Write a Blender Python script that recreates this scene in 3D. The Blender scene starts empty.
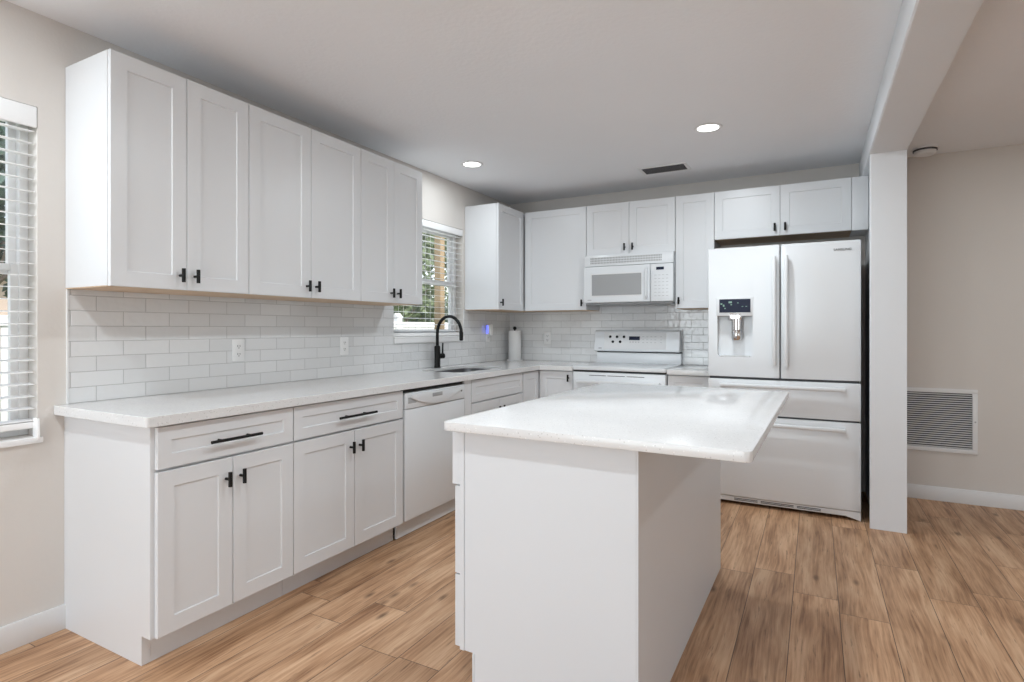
import bpy, bmesh, math, random
from mathutils import Vector, Matrix
sc = bpy.context.scene
COL = sc.collection
random.seed(4)
PI = math.pi

# ------------------------------------------------------------------ camera, sky, lights, exposure
cam = bpy.data.cameras.new('camera'); camo = bpy.data.objects.new('camera', cam); COL.objects.link(camo)
camo.location = (2.7062, -4.975, 1.2239); camo.rotation_euler = (PI/2, 0, 0.4935)
cam.sensor_fit = 'HORIZONTAL'; cam.sensor_width = 36; cam.lens = 563.34/1024*36
cam.shift_y = -12.25/1024; cam.clip_start = 0.05; cam.clip_end = 200
sc.camera = camo
vs = sc.view_settings
vs.view_transform = 'Standard'; vs.look = 'None'; vs.gamma = 1; vs.use_curve_mapping = False; vs.exposure = 0.15
sc.cycles.use_denoising = True
sc.cycles.max_bounces = 8; sc.cycles.diffuse_bounces = 5; sc.cycles.sample_clamp_indirect = 6; sc.cycles.sample_clamp_direct = 4
sc.cycles.caustics_reflective = False; sc.cycles.caustics_refractive = False

w = bpy.data.worlds.new('sky'); sc.world = w; w.use_nodes = True
nt = w.node_tree; nt.nodes.clear()
sky = nt.nodes.new('ShaderNodeTexSky'); sky.sky_type = 'NISHITA'; sky.sun_disc = False
sky.sun_elevation = math.radians(50); sky.sun_rotation = math.radians(90); sky.air_density = 1.0; sky.dust_density = 1.5
bg = nt.nodes.new('ShaderNodeBackground'); bg.inputs[1].default_value = 0.36
wo = nt.nodes.new('ShaderNodeOutputWorld')
hs = nt.nodes.new('ShaderNodeHueSaturation'); hs.inputs['Saturation'].default_value = .45
nt.links.new(sky.outputs[0], hs.inputs['Color']); nt.links.new(hs.outputs[0], bg.inputs[0]); nt.links.new(bg.outputs[0], wo.inputs[0])

def lamp(name, kind, loc, energy, color=(1, 1, 1), rot=(0, 0, 0), size=None, size_y=None, spot=None, blend=.6):
    l = bpy.data.lights.new(name, kind); l.energy = energy; l.color = color
    if kind == 'AREA':
        l.shape = 'RECTANGLE' if size_y else 'DISK'; l.size = size
        if size_y: l.size_y = size_y
    elif size is not None and kind != 'SUN': l.shadow_soft_size = size
    if spot: l.spot_size = spot; l.spot_blend = blend
    o = bpy.data.objects.new(name, l); COL.objects.link(o); o.location = loc; o.rotation_euler = rot
    return o
s = lamp('sun', 'SUN', (0, 0, 10), 2.6, (1, .96, .9), rot=(math.radians(15), math.radians(42), 0)); s.data.angle = .01
# area lamps added out of view, standing in for daylight from rear and right
lamp('rear_daylight_fill', 'AREA', (1.35, -7.93, 1.25), 62, (.83, .93, 1), rot=(PI/2, 0, 0), size=2.6, size_y=2.1)
lamp('right_daylight_fill', 'AREA', (6.43, -5.2, 1.4), 14, (.80, .92, 1), rot=(0, PI/2, 0), size=1.3, size_y=1.8)

# ------------------------------------------------------------------ materials
def mat(name, color=(.8, .8, .8), rough=.5, metal=0, spec=.5, **kw):
    m = bpy.data.materials.new(name); m.use_nodes = True
    b = m.node_tree.nodes['Principled BSDF']
    b.inputs['Base Color'].default_value = (*color, 1); b.inputs['Roughness'].default_value = rough
    b.inputs['Metallic'].default_value = metal; b.inputs['Specular IOR Level'].default_value = spec
    for k, v in kw.items(): b.inputs[k.replace('_', ' ')].default_value = v
    return m
class G:
    """tiny node-graph helper"""
    def __init__(s, m): s.m = m; s.n = m.node_tree.nodes; s.l = m.node_tree.links; s.b = s.n['Principled BSDF']
    def new(s, t, **kw):
        n = s.n.new(t)
        for k, v in kw.items(): setattr(n, k, v)
        return n
    def put(s, n, i, v):
        if v is None: return
        if hasattr(v, 'default_value') and hasattr(v, 'links'): s.l.new(v, n.inputs[i])
        else: n.inputs[i].default_value = v
    def math(s, op, a, b=None, c=None):
        n = s.new('ShaderNodeMath', operation=op); s.put(n, 0, a); s.put(n, 1, b)
        if c is not None: s.put(n, 2, c)
        return n.outputs[0]
    def coord(s): return s.new('ShaderNodeTexCoord').outputs['Object']
    def xyz(s, v):
        n = s.new('ShaderNodeSeparateXYZ'); s.l.new(v, n.inputs[0]); return n.outputs
    def comb(s, x=0., y=0., z=0.):
        n = s.new('ShaderNodeCombineXYZ'); s.put(n, 0, x); s.put(n, 1, y); s.put(n, 2, z); return n.outputs[0]
    def noise(s, v, scale, detail=2, rough=.5, dist=0):
        n = s.new('ShaderNodeTexNoise'); s.put(n, 'Vector', v); n.inputs['Scale'].default_value = scale
        n.inputs['Detail'].default_value = detail; n.inputs['Roughness'].default_value = rough; n.inputs['Distortion'].default_value = dist
        return n.outputs['Fac']
    def white(s, v):
        n = s.new('ShaderNodeTexWhiteNoise', noise_dimensions='3D'); s.put(n, 'Vector', v); return n.outputs
    def ramp(s, f, stops):
        n = s.new('ShaderNodeValToRGB'); s.put(n, 0, f); e = n.color_ramp.elements
        while len(e) > 1: e.remove(e[-1])
        e[0].position = stops[0][0]; e[0].color = (*stops[0][1], 1)
        for p, c in stops[1:]:
            k = e.new(p); k.color = (*c, 1)
        return n.outputs[0]
    def mix(s, f, a, b, mode='MIX'):
        n = s.new('ShaderNodeMix', data_type='RGBA', blend_type=mode)
        s.put(n, 0, f)
        for i, v in ((6, a), (7, b)):
            if isinstance(v, tuple): n.inputs[i].default_value = (*v, 1)
            else: s.l.new(v, n.inputs[i])
        return n.outputs[2]
    def bump(s, h, strength, dist):
        n = s.new('ShaderNodeBump'); s.put(n, 'Height', h); n.inputs['Strength'].default_value = strength; n.inputs['Distance'].default_value = dist
        s.l.new(n.outputs[0], s.b.inputs['Normal'])

def painted(name, col, bump_scale=90, bump=.15, rough=.7, dist=.002, spec=.3):
    m = mat(name, col, rough, spec=spec); g = G(m)
    c = g.coord(); n = g.noise(c, bump_scale, 3)
    g.bump(n, bump, dist)
    n2 = g.noise(c, 1.3, 2)
    g.l.new(g.mix(n2, tuple(x*.97 for x in col), tuple(min(1, x*1.03) for x in col)), g.b.inputs['Base Color'])
    return m
M = {}
M['wall'] = painted('wall_paint', (.66, .625, .59), 70, .35, .65)
M['ceiling'] = painted('ceiling_paint', (.85, .865, .89), 45, .5, .85, .003, .2)
M['beam'] = painted('white_wall_paint', (.74, .76, .785), 70, .2, .6)
M['trim'] = mat('trim_paint', (.76, .765, .77), .38)
M['cab'] = painted('cabinet_paint', (.70, .71, .725), 30, .03, .33, .0005, .5)
M['island'] = painted('island_paint', (.68, .70, .725), 30, .03, .4, .0005, .45)
M['birch'] = mat('birch_ply', (.62, .45, .30), .55)
g = G(M['birch']); c = g.xyz(g.coord())
n = g.noise(g.comb(g.math('MULTIPLY', c[0], 2.), g.math('MULTIPLY', c[1], 40.), 0.), 1.5, 3)
g.l.new(g.ramp(n, [(.3, (.52, .36, .23)), (.7, (.70, .53, .37))]), g.b.inputs['Base Color'])
M['black'] = mat('matte_black_metal', (.005, .005, .005), .45, spec=.25)
M['gap'] = mat('recess_shade', (.02, .02, .02), .8)  # near-black colour stands in for shade in gaps and slots
M['appl'] = mat('white_enamel', (.73, .75, .77), .22, spec=.55)
M['appl_matte'] = mat('white_plastic', (.70, .705, .71), .4)
M['plastic_grey'] = mat('grey_plastic', (.33, .335, .34), .45)
M['dark_plastic'] = mat('charcoal_plastic', (.06, .06, .065), .45)
M['side_grey'] = mat('fridge_side_paint', (.055, .055, .058), .5)
M['display'] = mat('display_glass', (.008, .012, .035), .35, spec=.2)
M['steel'] = mat('brushed_steel', (.14, .14, .145), .5, 1.)
M['chrome'] = mat('chrome', (.75, .75, .76), .12, 1.)
M['oven_glass'] = mat('microwave_window', (.33, .335, .34), .25)
M['paper'] = painted('paper_towel', (.80, .80, .80), 120, .4, .95)
M['blind'] = mat('blind_slat', (.90, .90, .90), .45, Subsurface_Weight=0.0)
M['vinyl'] = mat('vinyl_frame', (.88, .88, .88), .35)
M['marble'] = painted('sill_marble', (.82, .82, .82), 14, .02, .2)
M['outlet'] = mat('outlet_plastic', (.78, .78, .78), .3)

def emis(name, col, st, base=(.8, .8, .8)):
    m = mat(name, base, .5); b = m.node_tree.nodes['Principled BSDF']
    b.inputs['Emission Color'].default_value = (*col, 1); b.inputs['Emission Strength'].default_value = st
    return m
M['lamp'] = emis('lamp_diffuser', (1, .98, .95), 9)
M['blue'] = emis('blue_night_light', (.10, .14, 1), 1.6, (.2, .2, .8))
M['digits'] = emis('lit_icons', (.35, .75, .55), .35, (.1, .1, .1))

# quartz
def quartz():
    m = mat('white_quartz', (.74, .74, .74), .12, spec=.5); g = G(m); c = g.coord()
    v = g.new('ShaderNodeTexVoronoi', feature='F1'); g.put(v, 'Vector', c); v.inputs['Scale'].default_value = 160
    r = g.xyz(v.outputs['Color'])[0]
    near = g.math('LESS_THAN', v.outputs['Distance'], .34)
    dk = g.math('MULTIPLY', g.math('GREATER_THAN', r, .90), near)
    lt = g.math('MULTIPLY', g.math('LESS_THAN', r, .12), near)
    base = g.mix(g.noise(c, 9, 3), (.70, .70, .705), (.755, .755, .75))
    a = g.mix(g.math('MULTIPLY', dk, .55), base, (.42, .41, .40)); a = g.mix(g.math('MULTIPLY', lt, .7), a, (.9, .9, .9))
    g.l.new(a, g.b.inputs['Base Color']); return m
M['quartz'] = quartz()

# subway tile; along = 0 for world x, 1 for world y
def tile(name, along, joint):
    m = mat(name, (.7, .7, .7), .1, spec=.6); g = G(m); c = g.xyz(g.coord())
    P, L, J = .0638, .2014, .0017
    z = g.math('DIVIDE', g.math('SUBTRACT', c[2], .9165), P)
    row = g.math('FLOOR', z)
    odd = g.math('MODULO', g.math('ADD', row, 20.), 2.)
    a = g.math('DIVIDE', g.math('SUBTRACT', c[along], joint), L)
    a = g.math('ADD', g.math('ADD', a, 50.), g.math('MULTIPLY', odd, .47))
    colm = g.math('FLOOR', a)
    fz = g.math('FRACT', g.math('ADD', z, 20.)); fa = g.math('FRACT', a)
    dz = g.math('MULTIPLY', g.math('MINIMUM', fz, g.math('SUBTRACT', 1., fz)), P)
    da = g.math('MULTIPLY', g.math('MINIMUM', fa, g.math('SUBTRACT', 1., fa)), L)
    d = g.math('MINIMUM', dz, da)
    grout = g.math('LESS_THAN', d, J/2*1.3)
    cell = g.comb(row, colm, 3.)
    rnd = g.white(cell)
    rv = g.xyz(rnd[1])
    # tilt per tile + waviness
    h1 = g.math('MULTIPLY', g.math('SUBTRACT', fa, .5), g.math('MULTIPLY', g.math('SUBTRACT', rv[0], .5), .0016))
    h2 = g.math('MULTIPLY', g.math('SUBTRACT', fz, .5), g.math('MULTIPLY', g.math('SUBTRACT', rv[1], .5), .0009))
    off = g.new('ShaderNodeVectorMath', operation='ADD'); g.l.new(g.coord(), off.inputs[0])
    sc_ = g.new('ShaderNodeVectorMath', operation='SCALE'); g.l.new(rnd[1], sc_.inputs[0]); sc_.inputs['Scale'].default_value = 7
    g.l.new(sc_.outputs[0], off.inputs[1])
    wav = g.math('MULTIPLY', g.noise(off.outputs[0], 26, 1), .0026)
    edge = g.math('MULTIPLY', g.math('MINIMUM', g.math('DIVIDE', d, .004), 1.), .0010)
    h = g.math('ADD', g.math('ADD', h1, h2), g.math('ADD', wav, edge))
    g.bump(h, 1.0, 1.0)
    tilec = g.mix(rv[2], (.66, .665, .67), (.72, .725, .73))
    g.l.new(g.mix(grout, tilec, (.37, .37, .37)), g.b.inputs['Base Color'])
    g.l.new(g.math('ADD', g.math('MULTIPLY', grout, .6), .07), g.b.inputs['Roughness']); g.b.inputs['Coat Weight'].default_value = .6; g.b.inputs['Coat Roughness'].default_value = .02
    return m
M['tile_left'] = tile('subway_tile_left', 1, -3.699)
M['tile_back'] = tile('subway_tile_back', 0, .06)

def planks():
    m = mat('oak_plank_floor', (.4, .28, .2), .42, spec=.35); g = G(m); c = g.xyz(g.coord())
    W, L = .1825, 1.22
    a = g.math('ADD', g.math('DIVIDE', g.math('SUBTRACT', c[0], 2.434), W), 100.)
    colm = g.math('FLOOR', a); fa = g.math('FRACT', a)
    r1 = g.white(g.comb(colm, 1.7, 0.))[0]
    b = g.math('ADD', g.math('ADD', g.math('DIVIDE', c[1], L), r1), 60.)
    row = g.math('FLOOR', b); fb = g.math('FRACT', b)
    rnd = g.white(g.comb(colm, row, 5.)); rv = g.xyz(rnd[1])
    da = g.math('MULTIPLY', g.math('MINIMUM', fa, g.math('SUBTRACT', 1., fa)), W)
    db = g.math('MULTIPLY', g.math('MINIMUM', fb, g.math('SUBTRACT', 1., fb)), L)
    d = g.math('MINIMUM', da, db)
    gap = g.math('LESS_THAN', d, .0014)
    ox = g.math('MULTIPLY', rv[0], 31.); oy = g.math('MULTIPLY', rv[1], 57.)
    px = g.math('ADD', c[0], ox); py = g.math('ADD', c[1], oy)
    warp = g.noise(g.comb(g.math('MULTIPLY', px, 4.), g.math('MULTIPLY', py, 1.1), 0.), 1., 2)
    pxw = g.math('ADD', px, g.math('MULTIPLY', warp, .07))
    grain = g.noise(g.comb(g.math('MULTIPLY', pxw, 95.), g.math('MULTIPLY', py, 3.4), 0.), 1., 5, .6)
    fine = g.noise(g.comb(g.math('MULTIPLY', px, 330.), g.math('MULTIPLY', py, 9.), 0.), 1., 2, .5)
    broad = g.noise(g.comb(g.math('MULTIPLY', pxw, 13.), g.math('MULTIPLY', py, 1.7), 2.), 1., 3, .55)
    f = g.math('ADD', g.math('MULTIPLY', grain, .45), g.math('MULTIPLY', broad, .55))
    base = g.ramp(f, [(.37, (.22, .105, .050)), (.45, (.40, .225, .122)), (.52, (.53, .318, .185)), (.62, (.66, .435, .275))])
    base = g.mix(g.math('MULTIPLY', g.math('SUBTRACT', 1., fine), .22), base, (.22, .125, .07))
    tone = g.ramp(rv[2], [(0., (.88, .87, .86)), (.5, (.98, .98, .98)), (1., (1.10, 1.09, 1.08))])
    base = g.mix(1., base, tone, 'MULTIPLY')
    streak = g.noise(g.comb(g.math('MULTIPLY', pxw, 85.), g.math('MULTIPLY', py, 6.), 9.), 1., 3, .6)
    sm = g.new('ShaderNodeMapRange'); g.put(sm, 0, streak); sm.inputs[1].default_value = .61; sm.inputs[2].default_value = .70; sm.inputs[3].default_value = 0.; sm.inputs[4].default_value = .75
    base = g.mix(sm.outputs[0], base, (.17, .092, .048))
    v = g.new('ShaderNodeTexVoronoi'); g.put(v, 'Vector', g.comb(g.math('MULTIPLY', px, 9.), g.math('MULTIPLY', py, 3.6), 0.)); v.inputs['Scale'].default_value = 1.
    vr = g.xyz(v.outputs['Color'])[0]
    kn = g.new('ShaderNodeMapRange'); g.put(kn, 0, v.outputs['Distance']); kn.inputs[1].default_value = .03; kn.inputs[2].default_value = .17; kn.inputs[3].default_value = .85; kn.inputs[4].default_value = 0.
    kf = g.math('MULTIPLY', kn.outputs[0], g.math('GREATER_THAN', vr, .42))
    base = g.mix(kf, base, (.12, .062, .033))
    base = g.mix(g.math('MULTIPLY', gap, .9), base, (.05, .03, .02))
    g.l.new(base, g.b.inputs['Base Color'])
    g.bump(g.math('ADD', g.math('MULTIPLY', g.math('MINIMUM', g.math('DIVIDE', d, .002), 1.), .0006), g.math('MULTIPLY', fine, .00012)), .8, 1.)
    g.l.new(g.math('ADD', g.math('MULTIPLY', grain, .15), .36), g.b.inputs['Roughness'])
    return m
M['floor'] = planks()

def leaf_mat(name, a, b):
    m = mat(name, a, .6); g = G(m); g.l.new(g.mix(g.noise(g.coord(), 6, 3), a, b), g.b.inputs['Base Color']); return m
M['leaf'] = leaf_mat('leaf_green', (.07, .11, .05), (.20, .25, .12))
M['leaf_blue'] = leaf_mat('leaf_dark_green', (.04, .075, .06), (.13, .18, .14))
M['bark'] = leaf_mat('bark', (.12, .09, .07), (.22, .17, .13))
M['grass'] = leaf_mat('grass', (.10, .15, .05), (.19, .24, .09))
M['post_wood'] = leaf_mat('pine_post', (.34, .24, .13), (.42, .31, .18))
M['fence'] = mat('white_vinyl_fence', (.80, .80, .80), .4)
M['stucco'] = painted('tan_stucco', (.62, .50, .42), 60, .3)
M['roofing'] = painted('roof_shingle', (.20, .18, .17), 40, .5)
gm = bpy.data.materials.new('window_glass'); gm.use_nodes = True; n_ = gm.node_tree.nodes; n_.clear()
t_ = n_.new('ShaderNodeBsdfTransparent'); gl = n_.new('ShaderNodeBsdfGlossy'); gl.inputs['Roughness'].default_value = .02
fr = n_.new('ShaderNodeValue'); fr.outputs[0].default_value = .05; mx = n_.new('ShaderNodeMixShader'); ou = n_.new('ShaderNodeOutputMaterial')
for a, b in ((fr.outputs[0], mx.inputs[0]), (t_.outputs[0], mx.inputs[1]), (gl.outputs[0], mx.inputs[2]), (mx.outputs[0], ou.inputs[0])): gm.node_tree.links.new(a, b)
M['glass'] = gm

# ------------------------------------------------------------------ mesh helpers
def nb(): return bmesh.new()
def bx(bm, x0, x1, y0, y1, z0, z1, bev=0, seg=2):
    x0, x1 = sorted((x0, x1)); y0, y1 = sorted((y0, y1)); z0, z1 = sorted((z0, z1))
    t = bmesh.new()
    v = [t.verts.new(p) for p in ((x0,y0,z0),(x1,y0,z0),(x1,y1,z0),(x0,y1,z0),(x0,y0,z1),(x1,y0,z1),(x1,y1,z1),(x0,y1,z1))]
    for f in ((0,3,2,1),(4,5,6,7),(0,1,5,4),(1,2,6,5),(2,3,7,6),(3,0,4,7)): t.faces.new([v[i] for i in f])
    if bev: bmesh.ops.bevel(t, geom=t.edges[:], offset=bev, segments=seg, profile=.5, affect='EDGES')
    merge(bm, t); return bm
def merge(bm, t, mx=None):
    if mx: t.transform(mx)
    me = bpy.data.meshes.new('t'); t.to_mesh(me); t.free(); bm.from_mesh(me); bpy.data.meshes.remove(me)
def prism(bm, pts, axis, a, b, bev=0, seg=2):
    """pts 2D outline; axis the extrusion axis; the outline uses the two other axes in order"""
    t = bmesh.new()
    def P(p, h): return {'x': (h, p[0], p[1]), 'y': (p[0], h, p[1]), 'z': (p[0], p[1], h)}[axis]
    A = [t.verts.new(P(p, a)) for p in pts]; B = [t.verts.new(P(p, b)) for p in pts]; n = len(pts)
    t.faces.new(A); t.faces.new(B[::-1])
    for i in range(n): t.faces.new((A[i], A[(i+1) % n], B[(i+1) % n], B[i]))
    bmesh.ops.recalc_face_normals(t, faces=t.faces[:])
    if bev:
        es = [e for e in t.edges if e.is_manifold and e.calc_face_angle(0) > .5]
        bmesh.ops.bevel(t, geom=es, offset=bev, segments=seg, profile=.5, affect='EDGES')
    merge(bm, t); return bm
def cyl(bm, p0, p1, r0, r1=None, n=20, caps=True):
    r1 = r0 if r1 is None else r1
    p0, p1 = Vector(p0), Vector(p1); d = p1-p0
    t = bmesh.new(); bmesh.ops.create_cone(t, cap_ends=caps, segments=n, radius1=r0, radius2=r1, depth=d.length)
    q = Vector((0, 0, 1)).rotation_difference(d.normalized()).to_matrix().to_4x4()
    merge(bm, t, Matrix.Translation((p0+p1)/2) @ q); return bm
def lathe(bm, prof, c, n=32, axis='z'):
    t = bmesh.new(); rings = []
    for r, z in prof:
        rings.append([t.verts.new((r*math.cos(2*PI*k/n), r*math.sin(2*PI*k/n), z)) for k in range(n)] if r > 1e-6 else [t.verts.new((0, 0, z))])
    for a, b in zip(rings, rings[1:]):
        for k in range(n):
            k2 = (k+1) % n
            if len(a) == 1 and len(b) == 1: continue
            if len(a) == 1: t.faces.new((a[0], b[k], b[k2]))
            elif len(b) == 1: t.faces.new((a[k], a[k2], b[0]))
            else: t.faces.new((a[k], a[k2], b[k2], b[k]))
    bmesh.ops.recalc_face_normals(t, faces=t.faces[:])
    mx = Matrix.Translation(c)
    if axis == 'y': mx = mx @ Matrix.Rotation(PI/2, 4, 'X')
    if axis == 'x': mx = mx @ Matrix.Rotation(PI/2, 4, 'Y')
    merge(bm, t, mx); return bm
def tube(bm, pts, r, n=14):
    t = bmesh.new(); rings = []; pts = [Vector(p) for p in pts]; up = None
    for i, p in enumerate(pts):
        d = (pts[min(i+1, len(pts)-1)] - pts[max(i-1, 0)]).normalized()
        if up is None: up = d.orthogonal().normalized()
        up = (up - d*up.dot(d)).normalized(); s_ = d.cross(up)
        rr = r[i] if isinstance(r, (list, tuple)) else r
        rings.append([t.verts.new(p + (up*math.cos(2*PI*k/n) + s_*math.sin(2*PI*k/n))*rr) for k in range(n)])
    for a, b in zip(rings, rings[1:]):
        for k in range(n): t.faces.new((a[k], a[(k+1) % n], b[(k+1) % n], b[k]))
    t.faces.new(rings[0]); t.faces.new(rings[-1]); bmesh.ops.recalc_face_normals(t, faces=t.faces[:])
    merge(bm, t); return bm
def obj(name, bm, m, parent=None, smooth=True):
    me = bpy.data.meshes.new(name)
    if smooth:
        for f in bm.faces: f.smooth = True
        for e in bm.edges:
            if not e.is_manifold or e.calc_face_angle(0) > .6: e.smooth = False
    bm.to_mesh(me); bm.free()
    for k in (m if isinstance(m, (list, tuple)) else [m]): me.materials.append(M[k] if isinstance(k, str) else k)
    o = bpy.data.objects.new(name, me); COL.objects.link(o)
    if parent: o.parent = parent
    return o
def tag(o, label, cat, group=None, kind=None):
    o['label'] = label; o['category'] = cat
    if group: o['group'] = group
    if kind: o['kind'] = kind
    return o
def thing(name, label, cat, loc=(0, 0, 0), rz=0, group=None):
    o = bpy.data.objects.new(name, None); COL.objects.link(o); o.empty_display_size = .1
    o.location = loc; o.rotation_euler = (0, 0, rz); return tag(o, label, cat, group)
def struct(name, bm, m, parent=None, smooth=True):
    o = obj(name, bm, m, parent, smooth)
    if not parent: o['kind'] = 'structure'
    return o
def cut(o, cutters, link=True):
    """boolean-subtract meshes from o and keep the evaluated mesh"""
    tmp = []
    for bm in cutters:
        bmesh.ops.recalc_face_normals(bm, faces=bm.faces[:])
        me = bpy.data.meshes.new('c'); bm.to_mesh(me); bm.free(); c_ = bpy.data.objects.new('c', me); COL.objects.link(c_)
        c_.parent = o.parent
        md = o.modifiers.new('b', 'BOOLEAN'); md.operation = 'DIFFERENCE'; md.object = c_; md.solver = 'EXACT'; tmp.append(c_)
    bpy.context.view_layer.update()
    me = bpy.data.meshes.new_from_object(o.evaluated_get(bpy.context.evaluated_depsgraph_get()))
    o.modifiers.clear(); o.data = me
    for c_ in tmp: bpy.data.objects.remove(c_)
    return o
def text(name, s_, size, loc, rot, m, parent, depth=.0004):
    cu = bpy.data.curves.new(name, 'FONT'); cu.body = s_; cu.size = size; cu.extrude = depth; cu.align_x = 'CENTER'; cu.align_y = 'CENTER'
    t = bpy.data.objects.new('t', cu); COL.objects.link(t); bpy.context.view_layer.update()
    me = bpy.data.meshes.new_from_object(t.evaluated_get(bpy.context.evaluated_depsgraph_get())); bpy.data.objects.remove(t)
    me.materials.clear(); me.materials.append(M[m]); me.name = name
    o = bpy.data.objects.new(name, me); COL.objects.link(o); o.parent = parent; o.location = loc; o.rotation_euler = rot
    return o

# ------------------------------------------------------------------ setting
CEIL = 2.47; XR = 6.5; YB = -8.0
LW = dict(y0=-4.85, y1=-3.903, z0=.80, z1=2.10)      # left window opening
KW = dict(y0=-1.775, y1=-.842, z0=1.145, z1=2.086)   # window over the sink
b = nb(); bx(b, -.14, XR+.1, YB-.1, .14, -.1, 0); struct('floor', b, 'floor')
b = nb(); bx(b, -.14, XR+.1, YB-.1, .14, CEIL, CEIL+.2); struct('ceiling', b, 'ceiling')
b = nb(); t = .14
bx(b, -t, 0, YB-.1, LW['y0'], 0, CEIL)
bx(b, -t, 0, LW['y0'], LW['y1'], 0, LW['z0']); bx(b, -t, 0, LW['y0'], LW['y1'], LW['z1'], CEIL)
bx(b, -t, 0, LW['y1'], KW['y0'], 0, CEIL)
bx(b, -t, 0, KW['y0'], KW['y1'], 0, KW['z0']); bx(b, -t, 0, KW['y0'], KW['y1'], KW['z1'], CEIL)
bx(b, -t, 0, KW['y1'], .14, 0, CEIL)
struct('wall_left', b, 'wall', smooth=False)
b = nb(); bx(b, 0, XR, 0, .14, 0, CEIL); struct('wall_back', b, 'wall', smooth=False)
b = nb()
bx(b, XR, XR+.1, YB-.1, -6.1, 0, CEIL); bx(b, XR, XR+.1, -4.3, .14, 0, CEIL); bx(b, XR, XR+.1, -6.1, -4.3, 0, .75); bx(b, XR, XR+.1, -6.1, -4.3, 2.05, CEIL)
struct('wall_right', b, 'wall', smooth=False)
b = nb(); bx(b, 0, .05, YB-.1, YB, 0, CEIL); bx(b, 2.65, XR, YB-.1, YB, 0, CEIL); bx(b, .05, 2.65, YB-.1, YB, 2.3, CEIL)
struct('wall_rear', b, 'wall', smooth=False)
# partition beside the fridge and the header beam running on from it
SX0, SX1, SY = 3.002, 3.190, -.895
b = nb(); pts = [(3.037, 0), (SX1, 0), (SX1, SY), (SX0+.008, SY), (SX0+.002, SY+.002), (SX0, SY+.008), (3.037, -.36)]
prism(b, pts, 'z', 0, 2.294); struct('wall_divider', b, 'beam', smooth=False)
b = nb(); prism(b, [(SX0+.004, 2.2942), (SX1, 2.2942), (SX1, CEIL), (SX0-.004, CEIL), (SX0-.004, 2.298)], 'y', YB, 0); struct('wall_header', b, 'beam', smooth=False)
# baseboards
def baseb(name, x0, x1, y0, y1):
    b = nb(); bx(b, x0, x1, y0, y1, 0, .1, .003); struct(name, b, 'trim')
baseb('baseboard_left', 0, .014, YB, -3.811)
baseb('baseboard_back', SX1, XR, -.014, 0)
baseb('baseboard_rear', 2.65, XR, YB, YB+.014)
baseb('baseboard_right', XR-.014, XR, YB+.014, -.014)

def window(n, y0, y1, z0, z1, zm, side):
    """vertical sliding window in the left wall: outer frame, two sashes, panes"""
    X0, X1 = -.135, -.075; f = .030 if n == 1 else .040
    b = nb(); bx(b, X0, X1, y0, y0+f, z0, z1, .003); bx(b, X0, X1, y1-f, y1, z0, z1, .003)
    bx(b, X0, X1, y0+f, y1-f, z0, z0+f, .003); bx(b, X0, X1, y0+f, y1-f, z1-f, z1, .003)
    w_ = struct('window_%d' % n, b, 'vinyl')
    for k, (a, c_, dx) in enumerate(((z0+f, zm+.02, .02), (zm-.02, z1-f, 0))):
        s_ = .026 if n == 1 else .034; xa, xb = -.125+dx, -.10+dx; b = nb()
        bx(b, xa, xb, y0+f, y0+f+s_, a, c_, .002); bx(b, xa, xb, y1-f-s_, y1-f, a, c_, .002)
        bx(b, xa, xb, y0+f+s_, y1-f-s_, a, a+s_, .002); bx(b, xa, xb, y0+f+s_, y1-f-s_, c_-s_, c_, .002)
        sa = obj('window_sash', b, 'vinyl', w_)
        b = nb(); bx(b, xa+.009, xa+.014, y0+f+s_-.004, y1-f-s_+.004, a+s_-.004, c_-s_+.004); obj('pane', b, 'glass', sa)
    return w_
w1 = window(1, LW['y0'], LW['y1'], LW['z0'], LW['z1'], 1.46, 0)
b = nb(); bx(b, -.075, .022, LW['y0']-.0, LW['y1']+.012, LW['z0']-.025, LW['z0']-.0005+.0, .004); o = obj('window_sill', b, 'marble', w1)
w2 = window(2, KW['y0'], KW['y1'], KW['z0'], KW['z1'], 1.61, 0)
b = nb(); bx(b, -.075, .016, KW['y0']+.001, KW['y1']-.001, KW['z0']-.0, KW['z0']+.018, .003); bx(b, .0085, .016, KW['y0'], KW['y1'], KW['z0']-.030, KW['z0']+.006, .002); obj('window_sill', b, 'marble', w2)

def blind(name, label, y0, y1, ztop, zbot, xc, pitch, tilt, stack, val_h):
    t_ = thing(name, label, 'window blind', (xc, (y0+y1)/2, zbot)); h = (y1-y0)/2; Z = lambda z: z-zbot
    b = nb(); bx(b, .012, .028, -h, h, Z(ztop-val_h), Z(ztop), .004); bx(b, -.025, .012, -h+.005, h-.005, Z(ztop-.04), Z(ztop-.004))
    obj('valance', b, 'blind', t_)
    b = nb(); z = ztop-val_h-.012; zlow = zbot+.03+stack
    while z > zlow:
        s_ = bmesh.new(); bmesh.ops.create_cube(s_, size=1)
        mx_ = Matrix.Translation((-.004, 0, Z(z))) @ Matrix.Rotation(tilt, 4, 'Y') @ Matrix.Diagonal((.048, 2*h-.01, .0022, 1))
        merge(b, s_, mx_); z -= pitch
    k = 0
    while k < stack/.0045:
        bx(b, -.028, .02, -h+.005, h-.005, Z(zbot+.03+k*.0045), Z(zbot+.03+k*.0045+.003)); k += 1
    obj('slats', b, 'blind', t_, smooth=False)
    b = nb(); bx(b, -.028, .02, -h+.003, h-.003, 0, .026, .005); obj('bottom_rail', b, 'blind', t_)
    b = nb()
    for yy in (-h+.13, 0, h-.13):
        for xx in (-.0275, .0195): bx(b, xx, xx+.0012, yy-.001, yy+.001, .02, Z(ztop-.04))
    obj('ladder_cord', b, 'blind', t_, smooth=False)
    return t_
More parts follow.
